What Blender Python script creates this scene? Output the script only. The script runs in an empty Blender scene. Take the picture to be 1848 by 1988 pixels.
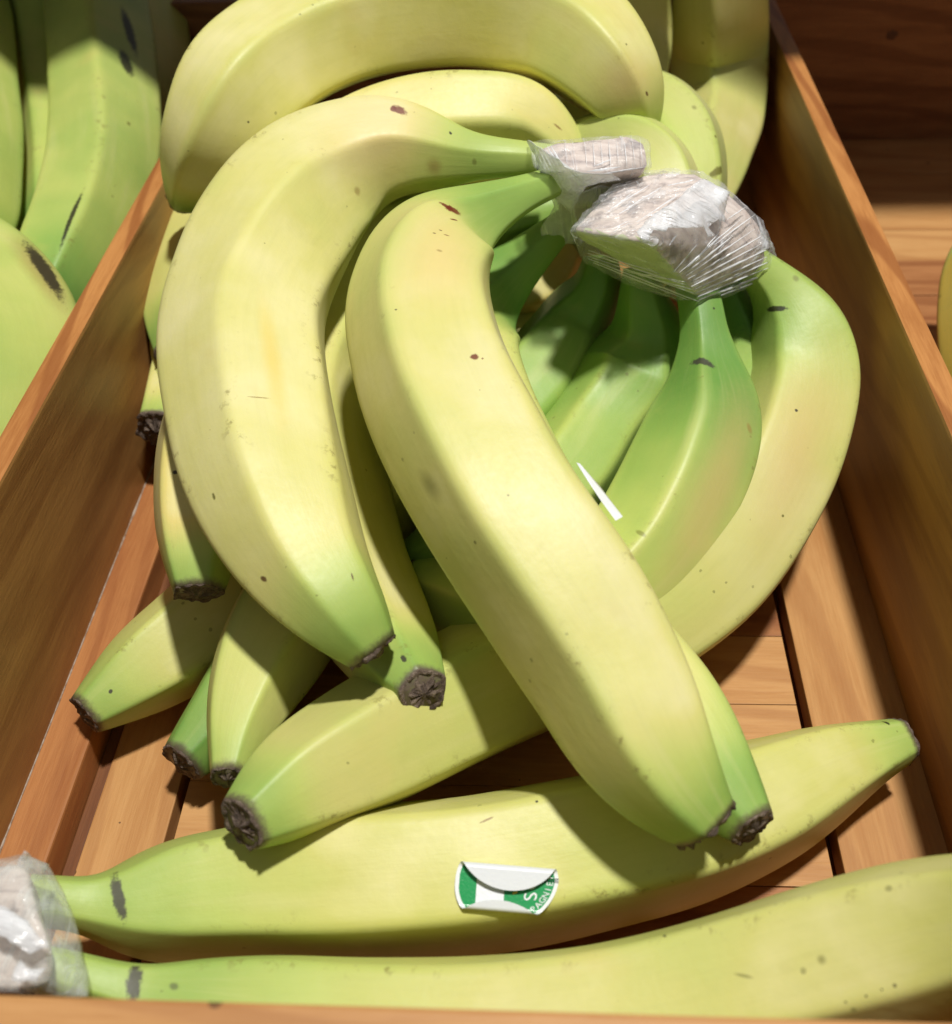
import bpy, bmesh, math, random
from mathutils import Vector, Matrix, noise
from mathutils.bvhtree import BVHTree

random.seed(11)
scene = bpy.context.scene
COL = scene.collection
R = math.radians

# ------------------------------------------------------------------ camera, world, light, exposure
CAM = Vector((0.0, 0.0, 0.2608))
RX = Vector((0.99834312, -0.00205538, 0.0575047))      # world axes written in camera axes
RY = Vector((0.04256403, 0.69887391, -0.71397728))
RZ = Vector((-0.03872104, 0.71524194, 0.69780345))
FPX = 2018.7                                            # focal length in units of a 1848 x 1988 picture
cam_data = bpy.data.cameras.new('camera')
cam = bpy.data.objects.new('camera', cam_data)
COL.objects.link(cam)
rot = Matrix((RX, RY, RZ))
cam.matrix_world = Matrix.Translation(CAM) @ rot.to_4x4()
cam_data.sensor_fit = 'VERTICAL'
cam_data.sensor_height = 36.0
cam_data.lens = 36.0 * FPX / 1988.0
cam_data.clip_start = 0.01
cam_data.clip_end = 20.0
cam_data.dof.use_dof = True
cam_data.dof.focus_distance = 0.285
cam_data.dof.aperture_fstop = 15.0
scene.camera = cam

world = bpy.data.worlds.new('World')
scene.world = world
world.use_nodes = True
wb = world.node_tree.nodes['Background']
wb.inputs['Color'].default_value = (0.92, 0.96, 1.0, 1)
wb.inputs['Strength'].default_value = 0.155

lamp_data = bpy.data.lights.new('shop_lamp', 'AREA')
lamp_data.shape = 'DISK'
lamp_data.size = 0.15
lamp_data.energy = 56.0
lamp_data.color = (1.0, 0.975, 0.925)
lamp = bpy.data.objects.new('shop_lamp', lamp_data)
COL.objects.link(lamp)
LP = Vector((0.33, 0.18, 2.20))
lamp.location = LP
lamp.rotation_euler = (Vector((0, 0.26, 0.03)) - LP).to_track_quat('-Z', 'Y').to_euler()

scene.view_settings.view_transform = 'Standard'
scene.view_settings.look = 'None'
scene.view_settings.exposure = 0.0
scene.view_settings.gamma = 1.0
scene.cycles.max_bounces = 10
scene.cycles.transparent_max_bounces = 16
scene.cycles.caustics_reflective = False
scene.cycles.caustics_refractive = False


# ------------------------------------------------------------------ helpers
def ray(px, py):
    c = Vector((px - 924.0, -(py - 994.0), -FPX))
    return Vector((RX.dot(c), RY.dot(c), RZ.dot(c)))


def at(px, py, z):
    """the point at height z that the picture shows at (px, py)"""
    d = ray(px, py)
    return CAM + d * ((z - CAM.z) / d.z)


VIEW = -Vector((RX.z, RY.z, RZ.z))


def depth_of(p):
    return (p - CAM).dot(VIEW)


def sm(a, b, x):
    t = max(0.0, min(1.0, (x - a) / (b - a)))
    return t * t * (3 - 2 * t)


def tag(o, label=None, cat=None, group=None, kind=None):
    if label: o['label'] = label
    if cat: o['category'] = cat
    if group: o['group'] = group
    if kind: o['kind'] = kind
    return o


def empty(name, loc):
    o = bpy.data.objects.new(name, None)
    o.empty_display_size = 0.02
    COL.objects.link(o)
    o.location = loc
    return o


def world_loc(o):
    v = Vector((0, 0, 0))
    while o is not None:
        v += o.location
        o = o.parent
    return v


def mesh_obj(name, verts, faces, mat, parent=None, smooth=True):
    """verts are world points; the object sits under its parent at the parent's origin"""
    off = world_loc(parent) if parent else Vector((0, 0, 0))
    me = bpy.data.meshes.new(name)
    me.from_pydata([tuple(Vector(v) - off) for v in verts], [], faces)
    if isinstance(mat, (list, tuple)):
        for m in mat: me.materials.append(m)
    elif mat: me.materials.append(mat)
    if smooth:
        me.polygons.foreach_set('use_smooth', [True] * len(me.polygons))
    o = bpy.data.objects.new(name, me)
    COL.objects.link(o)
    if parent: o.parent = parent
    return o


def bm_obj(name, bm, mat, parent=None, smooth=True):
    bm.verts.index_update()
    o = mesh_obj(name, [v.co.copy() for v in bm.verts], [[v.index for v in f.verts] for f in bm.faces], mat, parent, smooth)
    bm.free()
    return o


def spline(P, n):
    """Catmull-Rom by chord length through tuples; n samples evenly spaced by length"""
    k = len(P)
    t = [0.0]
    for i in range(1, k):
        t.append(t[-1] + max(1e-6, (P[i][0] - P[i - 1][0]).length))

    def der(i, j):
        if i == 0: return (P[1][j] - P[0][j]) / (t[1] - t[0])
        if i == k - 1: return (P[-1][j] - P[-2][j]) / (t[-1] - t[-2])
        a = (P[i][j] - P[i - 1][j]) / (t[i] - t[i - 1])
        b = (P[i + 1][j] - P[i][j]) / (t[i + 1] - t[i])
        w = (t[i] - t[i - 1]) / (t[i + 1] - t[i - 1])
        return a * (1 - w) + b * w
    D = [[der(i, j) for j in range(2)] for i in range(k)]
    out = []
    for s in range(n):
        x = t[-1] * s / (n - 1)
        i = 0
        while i < k - 2 and x > t[i + 1]: i += 1
        h = t[i + 1] - t[i]
        q = (x - t[i]) / h
        h00 = 2 * q**3 - 3 * q**2 + 1; h10 = q**3 - 2 * q**2 + q
        h01 = -2 * q**3 + 3 * q**2; h11 = q**3 - q**2
        out.append(tuple(P[i][j] * h00 + D[i][j] * (h10 * h) + P[i + 1][j] * h01 + D[i + 1][j] * (h11 * h) for j in range(2)))
    return out, t[-1]


# ------------------------------------------------------------------ node helpers
class NT:
    def __init__(self, name):
        self.m = bpy.data.materials.new(name)
        self.m.use_nodes = True
        self.t = self.m.node_tree
        self.b = self.t.nodes['Principled BSDF']
        self.out = self.t.nodes['Material Output']

    def n(self, typ, **kw):
        nd = self.t.nodes.new(typ)
        for k, v in kw.items(): setattr(nd, k, v)
        return nd

    def put(self, sock, v):
        if isinstance(v, bpy.types.NodeSocket): self.t.links.new(v, sock)
        elif v is not None: sock.default_value = v

    def math(self, op, a, b=None, c=None, clamp=False):
        nd = self.n('ShaderNodeMath', operation=op, use_clamp=clamp)
        for i, v in enumerate((a, b, c)): self.put(nd.inputs[i], v)
        return nd.outputs[0]

    def ss(self, v, a, b, lo=0.0, hi=1.0):
        nd = self.n('ShaderNodeMapRange', interpolation_type='SMOOTHSTEP')
        self.put(nd.inputs['Value'], v)
        nd.inputs['From Min'].default_value = a; nd.inputs['From Max'].default_value = b
        nd.inputs['To Min'].default_value = lo; nd.inputs['To Max'].default_value = hi
        return nd.outputs[0]

    def mix(self, f, a, b):
        nd = self.n('ShaderNodeMix', data_type='RGBA')
        self.put(nd.inputs[0], f)
        for s, v in ((6, a), (7, b)):
            self.put(nd.inputs[s], v if isinstance(v, bpy.types.NodeSocket) else (*v, 1))
        return nd.outputs[2]

    def map(self, co, loc=(0, 0, 0), rot=(0, 0, 0), sc=(1, 1, 1), typ='POINT'):
        nd = self.n('ShaderNodeMapping', vector_type=typ)
        self.put(nd.inputs[0], co)
        nd.inputs['Location'].default_value = loc
        nd.inputs['Rotation'].default_value = rot
        nd.inputs['Scale'].default_value = sc
        return nd.outputs[0]

    def noise(self, co, scale, detail=3, rough=0.5, dist=0.0):
        nd = self.n('ShaderNodeTexNoise')
        self.put(nd.inputs['Vector'], co)
        nd.inputs['Scale'].default_value = scale
        nd.inputs['Detail'].default_value = detail
        nd.inputs['Roughness'].default_value = rough
        nd.inputs['Distortion'].default_value = dist
        return nd.outputs['Fac']

    def ramp(self, f, stops):
        nd = self.n('ShaderNodeValToRGB')
        self.put(nd.inputs[0], f)
        e = nd.color_ramp.elements
        while len(e) < len(stops): e.new(0.5)
        for i, (p, c) in enumerate(stops):
            e[i].position = p
            e[i].color = (*c, 1)
        return nd.outputs[0]

    def bump(self, h, strength, dist=0.001):
        nd = self.n('ShaderNodeBump')
        self.put(nd.inputs['Height'], h)
        nd.inputs['Strength'].default_value = strength
        nd.inputs['Distance'].default_value = dist
        self.t.links.new(nd.outputs[0], self.b.inputs['Normal'])
        return nd

    def attr(self, name):
        return self.n('ShaderNodeAttribute', attribute_name=name).outputs['Fac']

    def obj(self):
        return self.n('ShaderNodeTexCoord').outputs['Object']


SCAR = {'red': (0.16, 0.022, 0.008), 'dark': (0.018, 0.012, 0.008), 'grey': (0.055, 0.046, 0.040),
        'tan': (0.30, 0.19, 0.05), 'gold': (0.74, 0.56, 0.12), 'brown': (0.11, 0.05, 0.015), 'olive': (0.16, 0.15, 0.03), 'peach': (0.78, 0.57, 0.26), 'blush': (0.60, 0.43, 0.17)}

YEL = (0.675, 0.635, 0.215)
PALE = (0.79, 0.73, 0.37)
LIME = (0.50, 0.575, 0.15)
GRN = (0.29, 0.445, 0.095)
DGRN = (0.15, 0.31, 0.06)


def skin_material(yellow, green, stem, tip, seed, scars, pale, ridge_green, speck):
    k = NT('banana_skin')
    co = k.obj()
    u = k.attr('along')
    rd = k.attr('ridge')
    rnd = random.Random(seed)
    off = (rnd.uniform(-9, 9), rnd.uniform(-9, 9), rnd.uniform(-9, 9))
    c2 = k.map(co, loc=off)
    big = k.noise(c2, 22, 2, 0.5)
    mid = k.noise(c2, 75, 3, 0.55)
    g = k.math('ADD', k.ss(u, stem[0], stem[1], stem[2], 0.0), k.ss(u, tip[0], tip[1], 0.0, tip[2]))
    g = k.math('ADD', g, k.math('MULTIPLY_ADD', big, 0.55, green - 0.275))
    g = k.math('ADD', g, k.math('MULTIPLY_ADD', mid, 0.16, -0.08))
    g = k.math('ADD', g, k.math('MULTIPLY', rd, ridge_green))
    col = k.ramp(g, [(0.0, pale), (0.18, yellow), (0.42, LIME), (0.72, GRN), (1.0, DGRN)])
    # faint warm mottling
    col = k.mix(k.ss(k.noise(c2, 34, 3, 0.6), 0.60, 0.8, 0, 0.30), col, (0.66, 0.52, 0.17))
    # pin-prick specks
    vor = k.n('ShaderNodeTexVoronoi', feature='F1')
    k.put(vor.inputs['Vector'], c2)
    vor.inputs['Scale'].default_value = 260
    cell = k.n('ShaderNodeSeparateColor')
    k.put(cell.inputs[0], vor.outputs['Color'])
    size = k.math('MULTIPLY', k.ss(cell.outputs[0], 0.86 - 0.2 * speck, 1.0), 0.15 + 0.03 * speck)
    size = k.math('MULTIPLY', size, k.ss(k.noise(c2, 30, 1), 0.42, 0.62, 0.25, 1.0))
    spk = k.math('LESS_THAN', k.math('MULTIPLY_ADD', k.noise(c2, 1400, 2), 0.16, vor.outputs['Distance']), k.math('ADD', size, 0.055))
    spk = k.math('MULTIPLY', spk, k.math('GREATER_THAN', size, 0.01))
    col = k.mix(k.math('MULTIPLY', spk, 0.50), col, (0.13, 0.13, 0.03))
    fine = k.noise(c2, 620, 3, 0.7)
    sk = k.n('ShaderNodeAttribute', attribute_name='skin_co').outputs['Vector']
    fib1 = k.noise(sk, 420, 4, 0.7)
    fib2 = k.noise(sk, 130, 3, 0.6)
    col = k.mix(k.ss(fib1, 0.40, 0.72, 0.0, 0.09), col, (0.36, 0.38, 0.09))
    col = k.mix(k.ss(fib2, 0.52, 0.78, 0.0, 0.22), col, (0.74, 0.68, 0.34))
    # rubbed ridges: small brownish scuffs that gather along the angles of the fruit
    scf = k.math('MULTIPLY', rd, k.ss(k.noise(c2, 260, 4, 0.75), 0.54, 0.68))
    scf = k.math('MULTIPLY', scf, k.ss(k.noise(c2, 28, 1), 0.46, 0.60))
    col = k.mix(k.math('MULTIPLY', scf, 0.65), col, (0.20, 0.15, 0.04))
    col = k.mix(k.ss(k.noise(c2, 58, 4, 0.65), 0.62, 0.76, 0, 0.09), col, (0.30, 0.29, 0.07))
    wob = k.noise(c2, 700, 5, 0.8)
    ridge_fib = k.noise(c2, 46, 5, 0.7)
    col = k.mix(k.ss(ridge_fib, 0.42, 0.68, 0.0, 0.08), col, (0.40, 0.42, 0.10))
    for (cen, e, dims, kind, soft) in scars:
        v = k.map(co, loc=cen, rot=e, sc=dims, typ='TEXTURE')
        ln = k.n('ShaderNodeVectorMath', operation='LENGTH')
        k.put(ln.inputs[0], v)
        d = k.math('ADD', ln.outputs['Value'], k.math('MULTIPLY_ADD', wob, 1.7 if not soft else 0.5, -0.85 if not soft else -0.25))
        f = k.ss(d, 1.22 + soft * 0.5, 0.70 - soft * 0.6, 0, 0.92 if not soft else 0.6)
        col = k.mix(f, col, SCAR[kind])
    # the skin dries brown at the very end
    endn = k.math('ADD', u, k.math('MULTIPLY_ADD', wob, 0.012, -0.006))
    col = k.mix(k.ss(endn, 0.990, 1.001), col, (0.13, 0.10, 0.07))
    k.put(k.b.inputs['Base Color'], col)
    k.put(k.b.inputs['Roughness'], k.math('MULTIPLY_ADD', fine, 0.14, 0.39))
    k.b.inputs['Specular IOR Level'].default_value = 0.42
    k.b.inputs['Subsurface Weight'].default_value = 0.10
    k.b.inputs['Subsurface Radius'].default_value = (1.0, 0.8, 0.25)
    k.b.inputs['Subsurface Scale'].default_value = 0.003
    h = k.math('ADD', k.math('ADD', k.math('MULTIPLY', fine, 0.35), k.math('MULTIPLY', fib1, 0.5)), k.math('MULTIPLY', mid, 1.6))
    k.bump(h, 0.16, 0.0008)
    return k.m


def make_tip_material():
    k = NT('dried_blossom_end')
    co = k.obj()
    a = k.noise(co, 420, 5, 0.7)
    b = k.noise(co, 1100, 4, 0.7)
    col = k.ramp(a, [(0.28, (0.040, 0.028, 0.021)), (0.50, (0.135, 0.095, 0.070)), (0.70, (0.32, 0.25, 0.19))])
    k.put(k.b.inputs['Base Color'], col)
    k.b.inputs['Roughness'].default_value = 0.85
    k.bump(k.math('ADD', a, k.math('MULTIPLY', b, 0.5)), 0.9, 0.0012)
    return k.m


def wood_material(name, light, dark, axis, scale=1.0, knots=0.0, rough=0.5, line=0.55):
    """long fibres along one axis, wavy growth bands, a little dirt"""
    k = NT(name)
    co = k.obj()
    info = k.n('ShaderNodeObjectInfo')
    add = k.n('ShaderNodeVectorMath', operation='ADD')
    k.put(add.inputs[0], co)
    sc3 = k.n('ShaderNodeVectorMath', operation='SCALE')
    sc3.inputs[0].default_value = (3.1, 5.7, 2.3)
    k.put(sc3.inputs['Scale'], info.outputs['Random'])
    k.put(add.inputs[1], sc3.outputs[0])
    v = add.outputs[0]
    s = [1, 1, 1]; s['xyz'.index(axis)] = 0.06
    st = k.map(v, sc=tuple(x * scale for x in s))
    s2 = [1, 1, 1]; s2['xyz'.index(axis)] = 0.13
    st2 = k.map(v, sc=tuple(x * scale for x in s2))
    fib = k.noise(st, 1300, 5, 0.75)
    band = k.noise(st2, 85, 3, 0.55, 0.6)
    wav = k.n('ShaderNodeTexWave', wave_type='BANDS', bands_direction='DIAGONAL')
    k.put(wav.inputs['Vector'], st2)
    wav.inputs['Scale'].default_value = 42
    wav.inputs['Distortion'].default_value = 7.0
    wav.inputs['Detail'].default_value = 2
    wav.inputs['Detail Scale'].default_value = 0.9
    lines = k.ss(wav.outputs['Fac'], 0.66, 0.95)
    f = k.math('ADD', k.math('MULTIPLY', band, 0.60), k.math('MULTIPLY', fib, 0.40))
    f = k.ss(f, 0.33, 0.66)
    col = k.mix(f, dark, light)
    col = k.mix(k.math('MULTIPLY', lines, line), col, tuple(x * y for x, y in zip(dark, (0.72, 0.60, 0.55))))
    blot = k.noise(v, 30, 3, 0.6)
    col = k.mix(k.ss(blot, 0.56, 0.78, 0, 0.22), col, tuple(x * 0.72 for x in dark))
    vor = k.n('ShaderNodeTexVoronoi')
    k.put(vor.inputs['Vector'], v)
    vor.inputs['Scale'].default_value = 120
    cell = k.n('ShaderNodeSeparateColor'); k.put(cell.inputs[0], vor.outputs['Color'])
    sp = k.math('LESS_THAN', vor.outputs['Distance'], k.math('MULTIPLY', k.ss(cell.outputs[0], 0.86, 1.0), 0.16))
    col = k.mix(k.math('MULTIPLY', sp, 0.7), col, (0.05, 0.025, 0.012))
    k.put(k.b.inputs['Base Color'], col)
    k.put(k.b.inputs['Roughness'], k.math('MULTIPLY_ADD', fib, 0.25, rough - 0.1))
    k.b.inputs['Specular IOR Level'].default_value = 0.35
    k.bump(k.math('ADD', k.math('MULTIPLY', fib, 0.8), k.math('MULTIPLY', band, 0.5)), 0.30, 0.0006)
    return k.m


# ------------------------------------------------------------------ the wooden crate
HT, XL, XR, TW = 0.0798, -0.1412, 0.1088, 0.0075
YB = 0.56
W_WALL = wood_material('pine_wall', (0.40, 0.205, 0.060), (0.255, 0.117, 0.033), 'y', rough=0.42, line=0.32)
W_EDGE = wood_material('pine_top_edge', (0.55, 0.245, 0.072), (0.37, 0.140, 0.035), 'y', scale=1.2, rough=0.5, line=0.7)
W_SLAT = wood_material('pine_slat', (0.57, 0.305, 0.110), (0.44, 0.205, 0.064), 'y', scale=0.8, rough=0.5, line=0.35)
W_BASE = wood_material('pine_base_board', (0.59, 0.32, 0.120), (0.46, 0.215, 0.068), 'x', scale=0.8, rough=0.5, line=0.35)
W_RED = wood_material('reddish_pine', (0.44, 0.195, 0.072), (0.30, 0.115, 0.038), 'x', scale=0.9, rough=0.5)
W_REDY = wood_material('reddish_pine_batten', (0.46, 0.195, 0.062), (0.33, 0.120, 0.036), 'y', scale=0.9, rough=0.5, line=0.3)
W_DARK = wood_material('dark_stained_pine', (0.20, 0.075, 0.025), (0.12, 0.04, 0.013), 'y', rough=0.6)
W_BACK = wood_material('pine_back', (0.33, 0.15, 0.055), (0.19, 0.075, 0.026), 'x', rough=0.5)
W_FRONT = wood_material('pine_front', (0.57, 0.30, 0.112), (0.43, 0.20, 0.064), 'x', scale=0.8, rough=0.45, line=0.4)

crate = empty('display_crate', (0.0, 0.30, 0.0))
tag(crate, 'orange brown pine display crate with dividers holding the banana bunches', 'crate')


def board(name, x0, x1, y0, y1, z0, z1, mat, parent=crate, bev=0.0007, top_mat=None):
    bm = bmesh.new()
    bmesh.ops.create_cube(bm, size=1.0)
    for v in bm.verts:
        v.co = Vector((x0 + (v.co.x + 0.5) * (x1 - x0), y0 + (v.co.y + 0.5) * (y1 - y0), z0 + (v.co.z + 0.5) * (z1 - z0)))
    bmesh.ops.bevel(bm, geom=bm.edges[:], offset=bev, segments=2, affect='EDGES', profile=0.6)
    o = bm_obj(name, bm, [mat] + ([top_mat] if top_mat else []), parent, smooth=False)
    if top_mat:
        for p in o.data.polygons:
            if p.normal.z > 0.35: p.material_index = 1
    return o


# under-panel, closing the joints between the boards from below
board('base_panel', -0.46, 0.46, 0.054, YB, -0.016, -0.0085, W_DARK)
# middle floor: glued cross boards
ys = [0.062, 0.098, 0.128, 0.156, 0.185, 0.211, 0.238, 0.266, 0.296, 0.322, 0.350, 0.379, 0.405, 0.434, 0.462, 0.49, 0.52, YB]
for i in range(len(ys) - 1):
    dz = random.uniform(-0.0002, 0.0002)
    board('floor_board', -0.0992, 0.0776, ys[i] + 0.00012, ys[i + 1] - 0.00012, -0.008, dz, W_BASE if i % 4 != 1 else W_RED, bev=0.0002)
board('floor_slat', 0.0808, XR + 0.0006, 0.062, YB, -0.0079, 0.0002, W_SLAT, bev=0.0005)
board('floor_slat', -0.1238, -0.1018, 0.062, YB, -0.0079, 0.0002, W_SLAT, bev=0.0005)
board('filler_strip', -0.1276, -0.1240, 0.062, YB, -0.0079, -0.0006, W_DARK, bev=0.0003)
board('corner_batten', XL - 0.0004, -0.1277, 0.0615, YB, -0.0079, 0.0100, W_REDY, bev=0.0008)
# side compartments
for i in range(len(ys) - 1):
    board('floor_board', XR + TW + 0.0002, 0.45, ys[i] + 0.00015, ys[i + 1] - 0.00015, -0.008, random.uniform(-0.0003, 0.0003),
          W_RED if i in (11, 12) else W_BASE, bev=0.0003)
for i in range(0, len(ys) - 1):
    board('floor_board', -0.45, XL - TW - 0.0002, ys[i] + 0.00015, ys[i + 1] - 0.00015, -0.008, random.uniform(-0.0003, 0.0003), W_BASE, bev=0.0003)
# dividers, front, back
board('divider', XL - TW, XL, 0.0612, YB - 0.0003, -0.0079, HT, W_WALL, bev=0.0011, top_mat=W_EDGE)
board('divider', XR, XR + TW, 0.0612, YB - 0.0003, -0.0079, HT, W_WALL, bev=0.0011, top_mat=W_EDGE)
board('front_board', -0.46, 0.46, 0.0520, 0.0608, -0.0079, 0.0950, W_FRONT, bev=0.0010)
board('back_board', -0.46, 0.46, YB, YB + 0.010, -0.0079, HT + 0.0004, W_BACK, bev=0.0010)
board('end_board', -0.4675, -0.4602, 0.0520, YB + 0.010, -0.0079, HT, W_WALL, bev=0.0011)
board('end_board', 0.4602, 0.4675, 0.0520, YB + 0.010, -0.0079, HT, W_WALL, bev=0.0011)
# the tier above, whose edge shades the back of the crate
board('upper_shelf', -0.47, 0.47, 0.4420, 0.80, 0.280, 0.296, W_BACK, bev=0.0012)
board('shelf_post', -0.4675, -0.4602, 0.5702, 0.60, -0.0079, 0.2798, W_WALL)
board('shelf_post', 0.4602, 0.4675, 0.5702, 0.60, -0.0079, 0.2798, W_WALL)


def make_glue():
    k = NT('dried_glue')
    a = k.noise(k.obj(), 300, 4, 0.7)
    k.put(k.b.inputs['Base Color'], k.ramp(a, [(0.35, (0.22, 0.13, 0.075)), (0.6, (0.42, 0.34, 0.27))]))
    k.b.inputs['Roughness'].default_value = 0.6
    bm_v, bm_f = [], []
    n = 240
    for i in range(n):
        y = 0.062 + (YB - 0.064) * i / (n - 1)
        w = 0.00055 * (0.55 + 0.9 * noise.noise((0.3, y * 70, 1.7)) ** 2 + 0.35 * noise.noise((4, y * 260, 0)))
        w = max(0.00015, w)
        for a_ in range(5):
            t = a_ / 4 * math.pi / 2
            bm_v.append(Vector((XL + w * math.cos(t), y, 0.0100 + w * math.sin(t))))
    for i in range(n - 1):
        for a_ in range(4):
            p = i * 5 + a_
            bm_f.append((p, p + 5, p + 6, p + 1))
    mesh_obj('glue_line', bm_v, bm_f, k.m, crate)


make_glue()


def make_knot(px, py, r):
    """a knot in the back board, a slightly proud disc of dark end grain"""
    k = NT('knot_wood')
    wv = k.n('ShaderNodeTexWave', wave_type='RINGS', rings_direction='Y')
    k.put(wv.inputs['Vector'], k.obj())
    wv.inputs['Scale'].default_value = 160
    wv.inputs['Distortion'].default_value = 3
    k.put(k.b.inputs['Base Color'], k.ramp(wv.outputs['Fac'], [(0.2, (0.05, 0.018, 0.007)), (0.9, (0.14, 0.05, 0.018))]))
    k.b.inputs['Roughness'].default_value = 0.6
    d = ray(px, py)
    p = CAM + d * (YB / d.y)
    vs = [Vector((p.x, YB - 0.0004, p.z))]
    n = 18
    for i in range(n):
        a = 2 * math.pi * i / n
        rr = r * (1 + 0.25 * noise.noise((math.cos(a) * 2, math.sin(a) * 2, 3)))
        vs.append(Vector((p.x + rr * 1.25 * math.cos(a), YB + 0.0003, p.z + rr * math.sin(a))))
    mesh_obj('wood_knot', vs, [(0, 1 + (i + 1) % n, 1 + i) for i in range(n)], k.m, crate)


make_knot(1731, 68, 0.0042)

# ------------------------------------------------------------------ bananas
M_TIP = make_tip_material()
BVH = {}
NSEED = [0]


def banana(parent, pts, ridges=(0, 72, 144, 216, 288), twist=0.0, yellow=YEL, pale=PALE, green=0.22, stem=(0.06, 0.24, 0.5), tip=(0.84, 0.98, 0.5),
           ridge_green=0.10, scars=(), flat=0.18, speck=1.0, key=None, name='banana', tip_len=1.0, label=None):
    NSEED[0] += 1
    seed = NSEED[0]
    P = []
    for (px, py, z, hw) in pts:
        p = at(px, py, z)
        P.append((p, hw / FPX * depth_of(p)))
    NL, NA = 150, 100
    S, length = spline(P, NL)
    for it in range(30):
        S = [S[0]] + [(S[i - 1][0] * 0.25 + S[i][0] * 0.5 + S[i + 1][0] * 0.25,
                       S[i - 1][1] * 0.25 + S[i][1] * 0.5 + S[i + 1][1] * 0.25 if it < 9 else S[i][1]) for i in range(1, NL - 1)] + [S[-1]]
    rs = sorted(x % 360 for x in ridges)
    prof = []
    for a in range(NA):
        ang = 360.0 * a / NA
        for i in range(len(rs)):
            lo = rs[i]; hi = rs[(i + 1) % len(rs)] + (360 if i == len(rs) - 1 else 0)
            x = ang if ang >= lo else ang + 360
            if lo <= x < hi:
                half = R((hi - lo) / 2)
                poly = math.cos(half) / max(0.2, math.cos(R(x) - R((lo + hi) / 2)))
                kf = min(0.85, flat / max(0.03, 1 - math.cos(half)))
                prof.append(1 + (poly - 1) * kf)
                break
    for _ in range(1):
        prof = [0.25 * prof[i - 1] + 0.5 * prof[i] + 0.25 * prof[(i + 1) % NA] for i in range(NA)]
    mx = 0.45 * max(prof) + 0.55 * sum(prof) / NA
    prof = [x / mx for x in prof]
    verts, al, rg, sk = [], [], [], []
    for i, (p, r) in enumerate(S):
        u = i / (NL - 1)
        t = (S[min(NL - 1, i + 4)][0] - S[max(0, i - 4)][0]).normalized()
        n = CAM - p
        n = (n - t * n.dot(t)).normalized()
        s = t.cross(n)
        kk = sm(0.0, 0.14, u) * 0.55 + 0.45
        kk *= 1 - 0.35 * sm(0.93, 1.0, u)
        for a in range(NA):
            ang = 2 * math.pi * a / NA + R(twist) * (u - 0.5) + 0.09 * noise.noise((u * 3.2, seed * 1.7, 0))
            d = n * math.cos(ang) + s * math.sin(ang)
            rr = r * (1 + (prof[a] - 1) * kk)
            rr *= 1 + 0.020 * noise.noise((p + d * r) * 38 + Vector((seed * 3.1, 0, 0)))
            verts.append(p + d * rr)
            al.append(u)
            sk += [0.018 * math.cos(ang), 0.018 * math.sin(ang), u * length * 0.10]
            deg = 360.0 * a / NA
            dist = min(min(abs(deg - q), 360 - abs(deg - q)) for q in rs)
            rg.append(math.exp(-(dist / 7.0) ** 2) * sm(0.03, 0.2, u))
    faces = []
    for i in range(NL - 1):
        for a in range(NA):
            b = (a + 1) % NA
            faces.append((i * NA + a, i * NA + b, (i + 1) * NA + b, (i + 1) * NA + a))
    e0 = len(verts)
    verts.append(S[0][0]); al.append(0); rg.append(0)
    verts.append(S[-1][0]); al.append(1); rg.append(0)
    sk += [0.0] * 6
    for a in range(NA):
        b = (a + 1) % NA
        faces.append((e0, b, a))
        faces.append((e0 + 1, (NL - 1) * NA + a, (NL - 1) * NA + b))
    bvh = BVHTree.FromPolygons(verts, faces)
    if key: BVH[key] = bvh
    # the origin of the banana object: under its bunch, or its own base
    org = world_loc(parent) if parent else Vector(at(*pts[len(pts) // 2][:3]))
    sc = []
    for (x1, y1, x2, y2, w, kind, *rest) in scars:
        a = bvh.ray_cast(CAM, ray(x1, y1).normalized())
        b = bvh.ray_cast(CAM, ray(x2, y2).normalized())
        if a[0] is None or b[0] is None: continue
        cen = (a[0] + b[0]) / 2
        m = bvh.ray_cast(CAM, (cen - CAM).normalized())
        if m[0] is not None: cen = m[0]
        X = (b[0] - a[0])
        hl = X.length / 2
        nz = (a[1] + b[1]).normalized()
        X = (X - nz * X.dot(nz)).normalized()
        Y = nz.cross(X)
        wid = w / FPX * depth_of(cen) / 2
        rotm = Matrix((X, Y, nz)).transposed()
        sc.append((tuple(cen - org), tuple(rotm.to_euler()), (max(hl, wid) * 1.08, wid * 1.12, max(0.004, hl * 0.7, wid * 1.5)), kind, rest[0] if rest else 0.0))
    mat = skin_material(yellow, green, stem, tip, seed, sc, pale, ridge_green, speck)
    if parent:
        o = mesh_obj(name, verts, faces, mat, parent)
    else:
        o = mesh_obj(name, [v - org for v in verts], faces, mat, None)
        o.location = org
    for nm, dat in (('along', al), ('ridge', rg)):
        at_ = o.data.attributes.new(nm, 'FLOAT', 'POINT')
        at_.data.foreach_set('value', dat)
    at_ = o.data.attributes.new('skin_co', 'FLOAT_VECTOR', 'POINT')
    at_.data.foreach_set('vector', sk)
    if label: o['label'] = label
    # blossom end: ragged rim and woody core, grown from the last ring
    c, r = S[-1]
    t = (S[-1][0] - S[-4][0]).normalized()
    base = verts[(NL - 1) * NA:(NL - 1) * NA + NA]
    tv, tf = [], []
    r0 = sum((b - c).length for b in base) / NA
    rings = [(1.004, -0.05, 0.04), (1.004, 0.03, 0.09), (0.90, 0.06, 0.10), (0.74, -0.04, 0.12), (0.52, 0.03, 0.16), (0.25, 0.10, 0.14)]
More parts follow.
